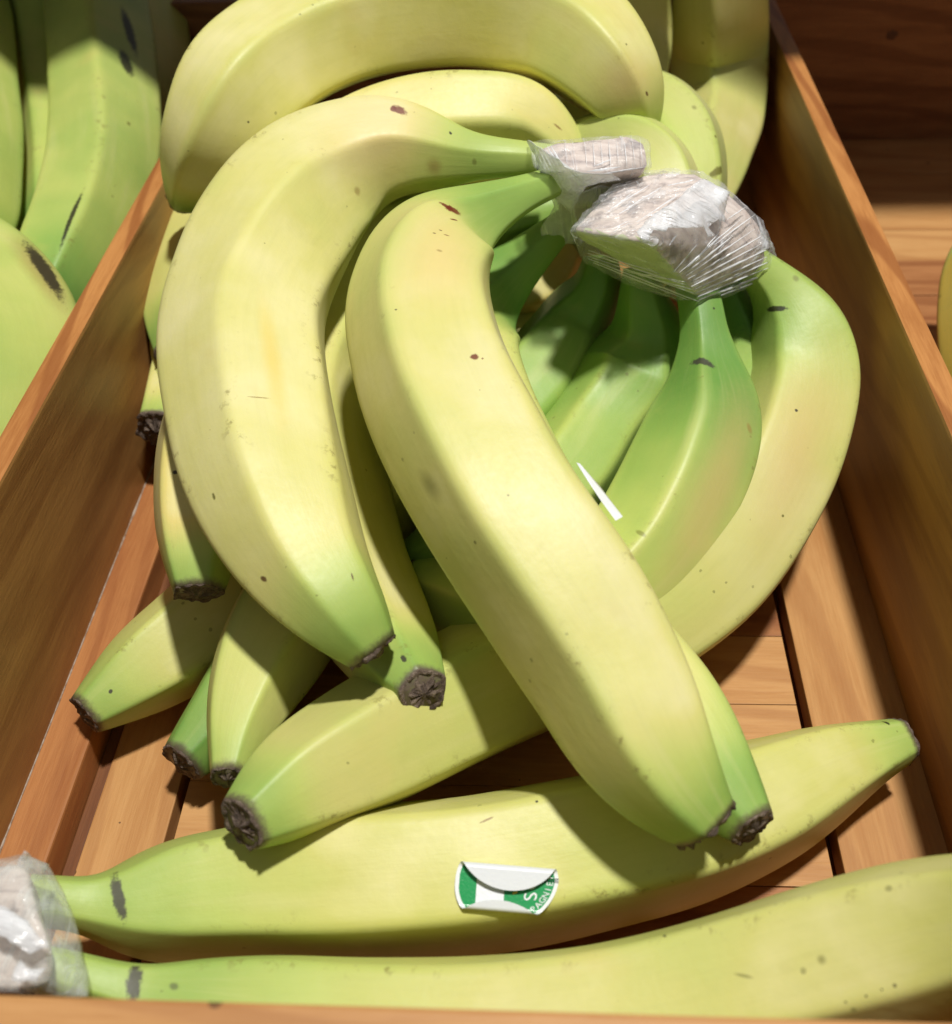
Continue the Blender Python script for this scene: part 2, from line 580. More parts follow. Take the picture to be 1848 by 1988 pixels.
    for j, (sc_, fw, jag) in enumerate(rings):
        for a in range(NA):
            d = base[a] - c
            q = d / max(1e-9, d.length)
            n1 = noise.noise(q * 2.3 + Vector((seed, j * 0.9, 0)))
            n2 = noise.noise(q * 3.6 + Vector((seed, j * 0.7, 5)))
            wob = 1 + (0.07 * n1 + 0.07 * n2) * (1 if j else 0.3)
            tv.append(c + d * (sc_ * wob) + t * (r0 * tip_len * (fw + jag * (0.8 * n1 + 0.9 * n2))))
    for j in range(len(rings) - 1):
        for a in range(NA):
            b = (a + 1) % NA
            tf.append((j * NA + a, j * NA + b, (j + 1) * NA + b, (j + 1) * NA + a))
    tv.append(c + t * r0 * 0.2 * tip_len)
    L0 = (len(rings) - 1) * NA
    for a in range(NA): tf.append((len(tv) - 1, L0 + a, L0 + (a + 1) % NA))
    if parent:
        mesh_obj('blossom_end', tv, tf, M_TIP, o)
    else:
        mesh_obj('blossom_end', tv, tf, M_TIP, o)
    return o


# ------------------------------------------------------------------ crowns and plastic film
def crown_material():
    k = NT('cut_crown')
    co = k.obj()
    st = k.map(co, rot=(0.3, 0.2, 0.5), sc=(1, 6, 1))
    a = k.noise(st, 70, 4, 0.6, 0.5)
    b = k.noise(co, 115, 5, 0.7)
    col = k.ramp(a, [(0.30, (0.34, 0.27, 0.25)), (0.44, (0.62, 0.51, 0.45)), (0.62, (0.76, 0.66, 0.59))])
    col = k.mix(k.ss(b, 0.50, 0.68, 0, 0.80), col, (0.20, 0.155, 0.145))
    nz = k.n('ShaderNodeNewGeometry')
    sx = k.n('ShaderNodeSeparateXYZ'); k.put(sx.inputs[0], nz.outputs['Normal'])
    k.put(k.b.inputs['Base Color'], col)
    k.b.inputs['Roughness'].default_value = 0.6
    k.bump(a, 0.4, 0.001)
    return k.m


def green_crown_material():
    k = NT('green_crown_side')
    a = k.noise(k.obj(), 90, 3, 0.6)
    k.put(k.b.inputs['Base Color'], k.ramp(a, [(0.3, (0.42, 0.47, 0.22)), (0.7, (0.56, 0.60, 0.34))]))
    k.b.inputs['Roughness'].default_value = 0.5
    return k.m


def film_material(name, base_alpha, streak, axis=(0, 0, 1), tint=(0.90, 0.92, 0.95), fine=1.0):
    """stretched cling film: hair-fine pleats run across the given axis, whiter where it is doubled"""
    k = NT(name)
    co = k.obj()
    w = Vector(axis).normalized()
    a_ = w.orthogonal().normalized()
    b_ = w.cross(a_)
    rotm = Matrix((w, a_, b_))
    base = k.map(co, rot=tuple(rotm.to_euler()))
    st = k.map(base, sc=(1.0, 0.07, 0.07))
    a = k.noise(st, 620 * fine, 4, 0.7, 0.0)
    c = k.noise(st, 210 * fine, 2, 0.6, 0.0)
    b = k.noise(co, 95, 4, 0.6, 0.8)
    k.b.inputs['Base Color'].default_value = (*tint, 1)
    k.b.inputs['Roughness'].default_value = 0.14
    k.b.inputs['Specular IOR Level'].default_value = 0.85
    k.b.inputs['Subsurface Weight'].default_value = 0.0
    al = k.math('ADD', k.ss(a, 0.54, 0.68, base_alpha, base_alpha + streak), k.ss(b, 0.50, 0.75, 0.0, 0.30), clamp=True)
    k.put(k.b.inputs['Alpha'], al)
    k.bump(k.math('ADD', k.math('ADD', a, c), k.math('MULTIPLY', b, 0.5)), 1.0, 0.0016)
    return k.m


M_CROWN = crown_material()
M_CROWNG = green_crown_material()
M_FILM_F = film_material('cling_film_tail', 0.40, 0.45, (1, 0.2, 0.2), fine=0.6)
M_FILM_1 = film_material('cling_film_wound', 0.12, 0.40, (1, 0.1, 0.0), fine=0.7)
M_FLAP = film_material('cling_film_flap', 0.42, 0.45, (0.3, 1, 0.4), (0.92, 0.94, 0.97), fine=0.5)


def hull(name, pts, mat, parent, cuts=2, rough=0.0006, freq=160, smooth_it=2, grow=0.0, wr=None, sideways=None):
    bm = bmesh.new()
    for p in pts: bm.verts.new(p)
    res = bmesh.ops.convex_hull(bm, input=bm.verts[:])
    junk = [e for e in set(res['geom_interior'] + res['geom_unused']) if isinstance(e, bmesh.types.BMVert)]
    bmesh.ops.delete(bm, geom=junk, context='VERTS')
    bmesh.ops.triangulate(bm, faces=bm.faces[:])
    for _ in range(6):
        lim = 0.0035 if cuts > 2 else 0.005
        es = [e for e in bm.edges if e.calc_length() > lim]
        if not es: break
        bmesh.ops.subdivide_edges(bm, edges=es, cuts=1)
        bmesh.ops.triangulate(bm, faces=bm.faces[:])
    for _ in range(smooth_it):
        bmesh.ops.smooth_vert(bm, verts=bm.verts[:], factor=0.5, use_axis_x=True, use_axis_y=True, use_axis_z=True)
    bmesh.ops.subdivide_edges(bm, edges=bm.edges[:], cuts=1, use_grid_fill=True)
    bm.normal_update()
    bmesh.ops.recalc_face_normals(bm, faces=bm.faces[:])
    for v in bm.verts:
        n1 = noise.noise(v.co * freq)
        v.co += v.normal * (grow + rough * n1 + (wr(v.co) if wr else 0.0))
    bm.normal_update()
    o = bm_obj(name, bm, mat, parent)
    if sideways:
        o.data.materials.append(sideways[1])
        off = world_loc(parent)
        for p in o.data.polygons:
            if sideways[0](p.normal, p.center + off): p.material_index = 1
    return o


def sheet(name, outline, mat, parent, amp=0.0012, freq=170, cell=0.0022, thick=0.00012):
    """a torn piece of film spanned by its outline: (px, py, z) rim points"""
    bm = bmesh.new()
    vs = [bm.verts.new(at(*q)) for q in outline]
    es = [bm.edges.new((vs[i], vs[(i + 1) % len(vs)])) for i in range(len(vs))]
    bmesh.ops.triangle_fill(bm, edges=es, use_beauty=True)
    for _ in range(5):
        lo = [e for e in bm.edges if e.calc_length() > cell]
        if not lo: break
        bmesh.ops.subdivide_edges(bm, edges=lo, cuts=1)
        bmesh.ops.triangulate(bm, faces=bm.faces[:])
    bmesh.ops.smooth_vert(bm, verts=[v for v in bm.verts if not v.is_boundary], factor=0.5, use_axis_x=True, use_axis_y=True, use_axis_z=True)
    for v in bm.verts:
        n1 = noise.noise(v.co * freq)
        n2 = abs(noise.noise(v.co * freq * 0.5 + Vector((7, 3, 1))))
        d = (CAM - v.co).normalized()
        v.co += d * (amp * (n1 + 1.4 * n2))
        if v.is_boundary:
            v.co += Vector((noise.noise(v.co * 800), noise.noise(v.co * 800 + Vector((9, 0, 0))), 0)) * 0.0006
    o = bm_obj(name, bm, mat, parent)
    so = o.modifiers.new('thickness', 'SOLIDIFY')
    so.thickness = thick
    return o


def c5(x, y):
    """from the close look at the wrapped stems to picture units"""
    return (1280 + x / 2.567) / 1.2879, (300 + y / 2.567) / 1.2879


def bunch(label, loc, group='bunches of bananas in the pine crate', name='banana_bunch', cat='banana bunch'):
    o = empty(name, loc)
    return tag(o, label, cat, group)


# --- front hand: the two big bananas on top of the pile
B1 = bunch('topmost bunch of pale yellow bananas with red brown marks on both shoulders', (0.0, 0.24, 0.05))
banana(B1, [(1075, 312, .113, 30), (1000, 308, .115, 36), (930, 308, .115, 45), (840, 295, .112, 80), (745, 290, .111, 106), (630, 347, .105, 136), (540, 462, .097, 158),
            (487, 600, .090, 163), (495, 800, .083, 171), (550, 990, .078, 160), (622, 1130, .074, 121), (690, 1215, .071, 84), (724, 1262, .0655, 57)],
       ridges=(-46, 14, 68, 150, 230), green=0.12, stem=(0.06, 0.22, 0.42), tip=(0.89, 0.985, 0.62), speck=0.6, tip_len=1.7, key='A', ridge_green=0.03,
       scars=[(660, 300, 800, 225, 120, 'peach', 1.6), (764, 207, 788, 221, 15, 'red'), (758, 209, 770, 213, 13, 'red'), (482, 770, 520, 773, 2.2, 'tan'), (515, 610, 545, 800, 30, 'gold', 1.0), (679, 897, 690, 940, 5, 'brown'),
              (682, 1112, 686, 1126, 3, 'brown'), (413, 957, 417, 970, 7, 'olive'), (506, 1121, 517, 1127, 9, 'brown'), (690, 365, 697, 378, 14, 'tan', 0.5),
              (873, 255, 876, 261, 4, 'dark'), (920, 308, 922, 320, 8, 'olive', 0.4), (835, 318, 850, 330, 26, 'tan', 1.0)])
banana(B1, [(1085, 350, .113, 28), (1010, 380, .113, 38), (935, 418, .111, 64), (865, 468, .107, 108), (825, 560, .104, 141), (843, 700, .100, 156), (908, 850, .095, 163),
            (993, 1000, .088, 165), (1096, 1150, .079, 167), (1187, 1300, .070, 160), (1250, 1430, .064, 143), (1312, 1530, .059, 108), (1368, 1592, .0535, 72)],
       ridges=(22, 92, 165, 235, 312), twist=-16, green=0.17, stem=(0.09, 0.24, 0.60), tip=(0.89, 0.99, 0.5), speck=0.6, tip_len=1.9, key='B', pale=(0.82, 0.745, 0.42), ridge_green=0.10,
       scars=[(855, 430, 850, 560, 120, 'peach', 1.6), (866, 401, 893, 414, 15, 'red'), (856, 394, 882, 410, 8, 'red'), (875, 425, 888, 428, 4, 'red'), (852, 446, 858, 448, 3, 'brown'), (840, 452, 846, 453, 3, 'brown'),
              (862, 455, 872, 458, 2.5, 'red'), (848, 485, 858, 488, 6, 'tan', .4), (914, 691, 928, 695, 13, 'red'), (935, 695, 938, 697, 4, 'red'), (767, 600, 770, 602, 4, 'dark'),
              (1352, 1270, 1398, 1425, 4, 'brown'), (1119, 905, 1135, 930, 5, 'grey'), (1176, 990, 1183, 997, 6, 'brown'), (920, 1050, 924, 1056, 6, 'olive'),
              (985, 960, 988, 963, 4, 'olive'), (820, 925, 850, 960, 34, 'olive', 1.2)])
banana(B1, [(1085, 405, .09, 34), (960, 436, .085, 60), (800, 450, .076, 90), (680, 540, .066, 130), (605, 680, .058, 140), (590, 840, .053, 142), (625, 1004, .049, 138),
            (670, 1110, .046, 122), (715, 1190, .045, 110), (775, 1285, .049, 85), (822, 1343, .0545, 50)],
       ridges=(-22, 40, 110, 190, 262), green=0.17, key='A2', tip=(0.88, 0.985, 0.6), scars=[(780, 1273, 787, 1284, 9, 'grey')])
banana(B1, [(1105, 425, .092, 26), (1045, 480, .086, 40), (985, 538, .077, 60), (915, 600, .071, 95), (880, 680, .067, 128), (905, 800, .063, 140), (985, 980, .057, 150),
            (1085, 1150, .051, 150), (1190, 1290, .048, 142), (1300, 1400, .046, 128), (1370, 1490, .045, 105), (1430, 1565, .044, 72), (1463, 1606, .044, 50)],
       green=0.24, key='B2', stem=(0.12, 0.34, 0.7), tip=(0.84, 0.97, 0.6), ridges=(-60, 10, 80, 150, 230), scars=[(1441, 1402, 1478, 1515, 3.5, 'brown'), (1492, 1545, 1499, 1570, 9, 'dark')])
P1 = [(150, 170, 0.121), (300, 158, 0.1225), (500, 140, 0.123), (700, 116, 0.123), (800, 102, 0.123), (858, 130, 0.122), (884, 190, 0.121), (886, 300, 0.117), (850, 335, 0.115), (600, 350, 0.1175), (330, 335, 0.119), (190, 335, 0.117), (240, 480, 0.106), (480, 425, 0.108), (700, 425, 0.106), (300, 540, 0.096), (560, 560, 0.092)]
crown1 = hull('crown', [at(*c5(x, y), z) for x, y, z in P1], M_CROWN, B1, rough=0.0005, smooth_it=1)
wrap1 = hull('plastic_film', [at(*c5(x + (x - 520) * 0.02, y + (y - 300) * 0.03), z + 0.0006) for x, y, z in P1] + [at(*c5(x, y), z) for x, y, z in [(95, 140, .121), (110, 150, .122), (140, 300, .118), (235, 485, .105)]],
             M_FILM_1, B1, cuts=3, rough=0.0007, freq=230, smooth_it=0)
sheet('film_flap', [(*c5(x, y), z) for x, y, z in
                    [(85, 135, 0.1260), (110, 130, 0.1270), (180, 175, 0.1270), (300, 250, 0.1240), (340, 300, 0.1240), (420, 330, 0.1220), (520, 340, 0.1210), (640, 345, 0.1200), (700, 385, 0.1160), (560, 400, 0.1160), (470, 430, 0.1140),
                     (420, 520, 0.1080), (380, 600, 0.1020), (300, 520, 0.1070), (240, 480, 0.1100), (180, 330, 0.1180), (130, 195, 0.1230)]], M_FLAP, B1, amp=0.0014)
sheet('film_tail', [(*c5(x, y), z) for x, y, z in
                    [(240, 470, 0.1110), (330, 500, 0.1080), (420, 470, 0.1090), (560, 420, 0.1110), (640, 430, 0.1090), (560, 560, 0.1000), (480, 650, 0.0940), (400, 790, 0.0860), (310, 800, 0.0870), (290, 875, 0.0830), (240, 862, 0.0840),
                     (190, 892, 0.0830), (212, 800, 0.0880), (178, 700, 0.0940), (200, 660, 0.0970), (275, 560, 0.1040)]], M_FILM_F, B1, amp=0.0016)

# --- right hand, stems under the big wrapped crown
B2 = bunch('green shouldered bunch hanging from the large film wrapped crown by the right divider', (0.05, 0.28, 0.02))
GD = 0.50
banana(B2, [(1440, 495, .088, 34), (1475, 522, .084, 38), (1515, 565, .077, 56), (1550, 630, .068, 92), (1565, 710, .058, 108), (1547, 800, .05, 116), (1510, 900, .044, 122),
            (1455, 1000, .038, 126), (1385, 1095, .033, 130), (1250, 1195, .029, 134), (1080, 1270, .028, 136), (900, 1352, .032, 134), (700, 1455, .040, 128), (560, 1532, .046, 102),
            (500, 1580, .049, 74), (470, 1600, .050, 58)],
       ridges=(24, 100, 172, 240, 306), green=0.17, stem=(0.04, 0.26, 0.48), tip=(0.925, 0.99, 0.5), key='D1', yellow=(0.61, 0.58, 0.195), pale=(0.66, 0.62, 0.26), ridge_green=0.06,
       scars=[(1590, 740, 1500, 1020, 90, 'blush', 1.4), (1488, 601, 1524, 598, 10, 'dark'), (1541, 536, 1549, 545, 10, 'olive', .4), (1544, 796, 1548, 798, 6, 'dark'), (1518, 1000, 1522, 1003, 5, 'olive')])  # the dark bar across the neck paints in the crown's shadow edge
banana(B2, [(1350, 545, .083, 40), (1362, 595, .078, 43), (1368, 645, .073, 46), (1374, 710, .066, 65), (1374, 800, .059, 100), (1345, 900, .053, 118), (1295, 1000, .047, 122),
            (1235, 1085, .043, 118), (1130, 1165, .039, 112), (1000, 1190, .037, 104), (880, 1165, .034, 84), (800, 1130, .032, 50)],
       ridges=(8, 75, 150, 222, 296), green=0.40, stem=(0.10, 0.62, 0.62), tip=(0.9, 0.99, 0.3), key='D2', yellow=(0.66, 0.57, 0.22), ridge_green=-0.14,
       scars=[(1452, 800, 1320, 1120, 90, 'blush', 1.1), (1340, 697, 1388, 705, 16, 'grey'), (1452, 822, 1458, 842, 10, 'tan', .4), (1235, 1030, 1252, 1040, 9, 'olive', .2), (1384, 597, 1388, 600, 5, 'dark')])
banana(B2, [(1245, 520, .082, 34), (1246, 575, .074, 46), (1258, 640, .062, 74), (1236, 720, .050, 110), (1168, 820, .041, 104), (1090, 930, .036, 110), (980, 1030, .033, 108),
            (860, 1090, .031, 86), (780, 1110, .03, 50)],
       ridges=(-30, 30, 100, 170, 240), green=0.62, stem=(0.10, 0.5, 0.4), key='D3', yellow=(0.60, 0.56, 0.2), ridge_green=-0.12)
banana(B2, [(1165, 500, .076, 34), (1162, 550, .068, 50), (1125, 620, .055, 78), (1075, 710, .044, 102), (1000, 800, .038, 108), (900, 890, .035, 104), (800, 950, .033, 78), (730, 980, .031, 46)],
       ridges=(-20, 40, 110, 170, 250), green=0.62, stem=(0.05, 0.5, 0.35), key='D4', yellow=(0.60, 0.56, 0.2), ridge_green=0.0,
       scars=[(1030, 610, 1050, 590, 12, 'dark', .3)])
banana(B2, [(1400, 530, .076, 34), (1420, 580, .068, 40), (1438, 640, .058, 62), (1440, 730, .046, 96), (1420, 830, .038, 108), (1370, 940, .032, 110), (1290, 1040, .028, 100), (1220, 1100, .026, 60)],
       ridges=(-20, 45, 110, 170, 250), green=0.6, key='D5')
pts2 = [(390, 705, 0.1070), (480, 600, 0.1090), (640, 450, 0.1110), (800, 362, 0.1120), (1000, 324, 0.1130), (1180, 337, 0.1130), (1330, 412, 0.1110), (885, 788, 0.1080),
        (1490, 570, 0.1050), (1585, 660, 0.0990), (1630, 820, 0.0930), (1640, 935, 0.0870), (420, 765, 0.0990), (740, 935, 0.0920), (960, 985, 0.0900), (1205, 1150, 0.0830), (1490, 1035, 0.0840),
        (700, 600, 0.0870), (1100, 600, 0.0820)]
hull('crown', [at(*c5(x, y), z) for x, y, z in pts2], M_CROWN, B2, rough=0.0004, smooth_it=1, sideways=(lambda n, c: n.y < -0.35 and n.x < 0.25 and n.z < 0.75, M_CROWNG))
# the film is wound round the stems: its pleats follow both visible flanks
s1 = at(*c5(1600, 700), .098) - at(*c5(1050, 985), .091)
s2 = at(*c5(1200, 1190), .079) - at(*c5(480, 850), .095)
WIND = s1.cross(s2).normalized()
if WIND.z < 0: WIND = -WIND
M_FILM_R = film_material('cling_film', 0.15, 0.50, WIND)
C2MID = at(*c5(1050, 650), .1)


def pleat(p):
    h = (p - C2MID).dot(WIND)
    a = math.atan2((p - C2MID).y, (p - C2MID).x)
    f = 1 - abs(noise.noise((h * 900, a * 0.7, 2.0))) * 2.2
    g = 1 - abs(noise.noise((h * 420 + 3, a * 1.1, 7.0))) * 2.2
    return 0.00055 * max(0, f) + 0.0006 * max(0, g)


pf2 = [(x + (x - 1000) * 0.012, y + (y - 700) * 0.012, z + 0.0006) for x, y, z in pts2]
pf2 += [(478, 830, .097), (480, 900, .090), (740, 1035, .083), (1212, 1200, .077), (1510, 1072, .079), (1690, 885, .084), (1650, 820, .092)]
hull('plastic_film', [at(*c5(x, y), z) for x, y, z in pf2], M_FILM_R, B2, cuts=3, rough=0.0003, freq=300, smooth_it=0, wr=pleat)
sheet('film_flap', [(*c5(x, y), z) for x, y, z in
                    [(800, 720, 0.1115), (860, 655, 0.1125), (940, 580, 0.1145), (1050, 520, 0.1160), (1180, 400, 0.1170), (1230, 375, 0.1170), (1330, 430, 0.1150), (1400, 462, 0.1130), (1370, 560, 0.1100), (1365, 655, 0.1070), (1320, 640, 0.1090), (1255, 690, 0.1080),
                     (1300, 742, 0.1050), (1262, 757, 0.1060), (1228, 688, 0.1090), (1130, 692, 0.1110), (1000, 692, 0.1120), (985, 720, 0.1110), (905, 705, 0.1120), (880, 770, 0.1100), (830, 770, 0.1105)]], M_FLAP, B2, amp=0.0018, freq=230)



def pleats(name, lines, target, mat, parent, seed):
    """raised folds where the stretched film is doubled, laid on the film surface from end to end"""
    me = target.data
    off = world_loc(target)
    bvh = BVHTree.FromPolygons([v.co + off for v in me.vertices], [tuple(p.vertices) for p in me.polygons])
    rnd = random.Random(seed)
    vs, fs = [], []
    for (x1, y1, x2, y2, w) in lines:
        row = []
        n = 22
        ph = rnd.uniform(0, 50)
        for i in range(n + 1):
            t = i / n
            wig = 5.0 * noise.noise((t * 3, ph, 0))
            a = c5(x1 + (x2 - x1) * t, y1 + (y2 - y1) * t + wig)
            h = bvh.ray_cast(CAM, ray(*a).normalized())
            if h[0] is None: continue
            nr = h[1] if h[1].dot(CAM - h[0]) > 0 else -h[1]
            ww = w * 0.00017 * math.sin(math.pi * (0.06 + 0.88 * t)) * (0.75 + 0.8 * abs(noise.noise((t * 6, ph, 9))))
            row.append((h[0], nr, ww))
        if len(row) < 4: continue
        base = len(vs)
        for i, (p, nr, ww) in enumerate(row):
            d = row[min(len(row) - 1, i + 1)][0] - row[max(0, i - 1)][0]
            sd = d.cross(nr).normalized()
            vs += [p + sd * ww - nr * 0.0001, p + nr * (0.0001 + ww * 0.9), p - sd * ww - nr * 0.0001]
        for i in range(len(row) - 1):
            b = base + 3 * i
            fs += [(b, b + 3, b + 4, b + 1), (b + 1, b + 4, b + 5, b + 2)]
    return tag(mesh_obj(name, vs, fs, mat, parent), kind='stuff')


k_ = NT('film_fold')
k_.put(k_.b.inputs['Base Color'], k_.mix(k_.noise(k_.obj(), 300, 3), (0.82, 0.85, 0.88), (0.95, 0.96, 0.98)))
k_.b.inputs['Roughness'].default_value = 0.25
k_.b.inputs['Alpha'].default_value = 0.72
M_FOLD = k_.m
FILM2 = [c for c in B2.children if c.name.startswith('plastic_film')][0]
PL = [(1040, 975, 1190, 795, 1.6), (1075, 980, 1330, 760, 1.2), (1110, 985, 1420, 745, 2.0), (1118, 1000, 1560, 700, 1.3), (1128, 1022, 1600, 745, 2.2), (1140, 1045, 1610, 790, 1.4), (1152, 1066, 1630, 835, 2.4),
      (1166, 1090, 1635, 880, 1.5), (1180, 1112, 1640, 915, 2.3), (1192, 1135, 1645, 950, 1.5), (1200, 1155, 1650, 985, 2.6), (1208, 1178, 1655, 1005, 1.8), (1235, 835, 1470, 640, 1.2), (1300, 800, 1560, 610, 1.4),
      (1010, 805, 1060, 735, 2.0), (1190, 885, 1330, 720, 1.2), (1120, 950, 1250, 830, 1.5), (1380, 640, 1500, 560, 1.5),
      (490, 835, 950, 990, 1.0), (486, 855, 1120, 1060, 1.4), (484, 872, 1190, 1120, 1.0), (490, 890, 1200, 1165, 1.5), (520, 915, 1205, 1185, 1.2), (700, 960, 1160, 1090, 1.2), (800, 985, 1120, 1040, 1.4),
      (660, 560, 900, 405, 1.0), (690, 600, 960, 430, 1.3), (800, 655, 1120, 450, 1.1), (600, 600, 760, 480, 0.8), (1000, 420, 1180, 385, 1.5),
      (1270, 450, 1390, 600, 1.5), (1320, 560, 1370, 640, 2.0)]
pleats('film_pleating', PL, FILM2, M_FOLD, B2, 5)
FILM1 = [c for c in B1.children if c.name.startswith('plastic_film')][0]
PL1 = [(140 + 22 * i, 175 - i * 2, 215 + 26 * i, 330, 0.9 + 0.6 * (i % 3)) for i in range(6)] + [(470 + 50 * i, 150 - 5 * i, 480 + 52 * i, 300, 0.5 + 0.3 * (i % 2)) for i in range(8)]
PL1 += [(480, 330, 700, 300, 2.2), (520, 300, 640, 250, 1.6), (560, 350, 860, 300, 1.5), (300, 380, 480, 340, 1.5), (240, 470, 200, 250, 1.6), (270, 460, 250, 300, 1.3)]
pleats('film_pleating', PL1, FILM1, M_FOLD, B1, 6)

# --- lower bunch whose dark blossom ends fan out to the left
B3 = bunch('lower bunch flat on the floor, blossom ends fanned towards the left divider', (-0.04, 0.24, 0.0))
banana(B3, [(1150, 470, .03, 26), (1060, 560, .03, 60), (960, 700, .03, 100), (840, 840, .03, 112), (700, 1000, .032, 116), (585, 1150, .037, 113), (508, 1290, .041, 104), (465, 1400, .042, 72),
            (446, 1475, .042, 45), (443, 1510, .042, 36)], ridges=(-15, 55, 130, 205, 280), green=0.15, tip=(0.92, 1.0, 0.3), key='C2', yellow=(0.61, 0.60, 0.19))
banana(B3, [(1140, 500, .02, 26), (1000, 650, .018, 80), (850, 820, .018, 100), (700, 1000, .018, 104), (560, 1200, .018, 104), (450, 1370, .018, 84), (385, 1445, .018, 62), (352, 1480, .018, 48)],
       green=0.34, tip=(0.8, 0.97, 0.5), key='C3', ridges=(0, 55, 130, 200, 280), scars=[(338, 1450, 352, 1462, 24, 'grey', .3)])
banana(B3, [(1120, 480, .02, 26), (980, 640, .02, 80), (800, 800, .02, 105), (640, 980, .02, 112), (500, 1130, .02, 112), (390, 1220, .02, 106), (270, 1306, .02, 86), (205, 1358, .02, 60), (165, 1387, .02, 43)],
       green=0.18, tip=(0.90, 0.995, 0.5), key='C4', yellow=(0.61, 0.60, 0.19), ridges=(-35, 40, 115, 190, 260), scars=[(212, 1341, 217, 1344, 7, 'grey')])
banana(B3, [(1120, 470, .045, 26), (1020, 560, .048, 66), (880, 560, .052, 95), (700, 570, .058, 108), (540, 660, .062, 112), (440, 790, .066, 112), (400, 930, .067, 104), (388, 1030, .064, 88),
            (384, 1100, .061, 66), (385, 1150, .058, 48)], ridges=(-25, 50, 120, 200, 270), green=0.10, stem=(0.0, 0.06, 0.3), tip=(0.925, 1.0, 0.55), key='C5', yellow=(0.72, 0.60, 0.19), scars=[(336, 917, 344, 917, 9, 'dark')])
banana(B3, [(1000, 420, .03, 26), (850, 440, .03, 80), (680, 480, .03, 100), (540, 550, .03, 104), (430, 640, .032, 100), (365, 730, .034, 78), (330, 790, .035, 55), (306, 832, .036, 42)],
       green=0.15, tip=(0.93, 1.0, 0.5), key='C6', tip_len=1.6)
hull('crown', [at(x, y, z) for x, y, z in [(1090, 430, .055), (1180, 430, .055), (1200, 480, .05), (1090, 510, .05), (1180, 520, .02), (1080, 530, .02), (1000, 420, .03), (1000, 440, .025)]], M_CROWNG, B3)

# --- rear bunch
B4 = bunch('rear bunch with one huge yellow banana arching across the top of the pile', (0.0, 0.38, 0.04))
banana(B4, [(1212, 330, .085, 32), (1238, 258, .100, 40), (1216, 185, .114, 78), (1150, 105, .123, 108), (1050, 45, .126, 117), (930, 18, .128, 118), (800, 20, .128, 118), (670, 48, .127, 118),
            (540, 115, .123, 117), (440, 215, .116, 112), (393, 295, .106, 82), (368, 350, .094, 52), (357, 384, .083, 33)],
       ridges=(20, 80, 150, 230, 310), green=0.12, stem=(0.03, 0.15, 0.6), tip=(0.90, 0.985, 0.75), key='E1', yellow=(0.66, 0.63, 0.20), tip_len=0.6,
       scars=[(1205, 120, 1225, 200, 80, 'blush', 1.5), (316, 210, 327, 172, 4, 'dark'), (1254, 178, 1258, 186, 6, 'brown'), (1215, 84, 1217, 88, 4, 'olive'), (480, 236, 484, 238, 4, 'dark')])
banana(B4, [(1115, 395, .085, 36), (1095, 320, .094, 58), (1015, 250, .103, 94), (910, 245, .105, 106), (790, 260, .104, 108), (660, 320, .098, 105), (560, 420, .09, 90), (500, 500, .08, 50)],
       ridges=(5, 60, 130, 210, 290), green=0.18, stem=(0.0, 0.2, 0.2), key='E2', yellow=(0.72, 0.65, 0.22), scars=[(1075, 240, 1090, 252, 4, 'tan')])
banana(B4, [(760, 260, .055, 60), (600, 330, .052, 95), (460, 420, .05, 108), (385, 520, .05, 97), (352, 620, .05, 70), (342, 690, .05, 40)], green=0.22, key='G1', ridges=(-70, 20, 90, 160, 230))
banana(B4, [(800, 430, .045, 60), (620, 480, .042, 95), (470, 560, .04, 105), (400, 640, .04, 98), (375, 730, .04, 70), (370, 800, .04, 40)], green=0.22, key='G2', ridges=(-70, 20, 90, 160, 230))
hull('crown', [at(x, y, z) for x, y, z in [(1190, 300, .105), (1250, 310, .105), (1240, 380, .1), (1170, 390, .09), (1130, 380, .08), (1100, 400, .06), (1200, 420, .06)]], M_CROWNG, B4)

B5 = bunch('half shaded bunch in the back right corner behind the film wrapped crowns', (0.06, 0.44, 0.03))
banana(B5, [(1060, 260, .085, 40), (1140, 225, .088, 80), (1230, 222, .09, 97), (1290, 262, .09, 103), (1316, 335, .086, 102), (1312, 420, .078, 98), (1290, 500, .07, 70), (1270, 560, .062, 40)],
       ridges=(-42, 8, 80, 150, 240), green=0.32, flat=0.30, key='F1', yellow=(0.60, 0.58, 0.24), stem=(0, 0.1, 0.2), scars=[(1386, 338, 1402, 326, 13, 'olive'), (1388, 262, 1391, 268, 6, 'olive'), (1345, 205, 1350, 212, 8, 'olive', .5), (1318, 310, 1322, 314, 5, 'olive')])
banana(B5, [(1090, 285, .098, 36), (1155, 272, .1, 56), (1218, 280, .1, 68), (1262, 314, .098, 75), (1288, 370, .094, 77), (1292, 435, .088, 72), (1280, 500, .08, 52), (1264, 545, .072, 32)],
       ridges=(-40, 20, 90, 160, 240), green=0.26, key='F4', yellow=(0.62, 0.59, 0.24), stem=(0, 0.1, 0.2))
banana(B5, [(1392, -120, .125, 85), (1398, 0, .100, 92), (1398, 100, .074, 92), (1392, 200, .055, 92), (1368, 310, .047, 88), (1335, 410, .043, 70), (1310, 480, .04, 45)],
       ridges=(10, 75, 150, 220, 295), green=0.20, key='F2', yellow=(0.60, 0.565, 0.2), stem=(0, 0.1, 0.3), scars=[(1362, 82, 1366, 84, 5, 'olive')])
banana(B5, [(1180, -140, .13, 80), (1205, -20, .107, 90), (1208, 80, .088, 92), (1195, 180, .073, 88), (1170, 280, .06, 60)], green=0.22, key='F3', stem=(0, 0.1, 0.3))
hull('crown', [at(x, y, z) for x, y, z in [(1150, -170, .145), (1420, -150, .145), (1410, -100, .135), (1150, -120, .135), (1300, -160, .15), (1280, -90, .12)]], M_CROWNG, B5)

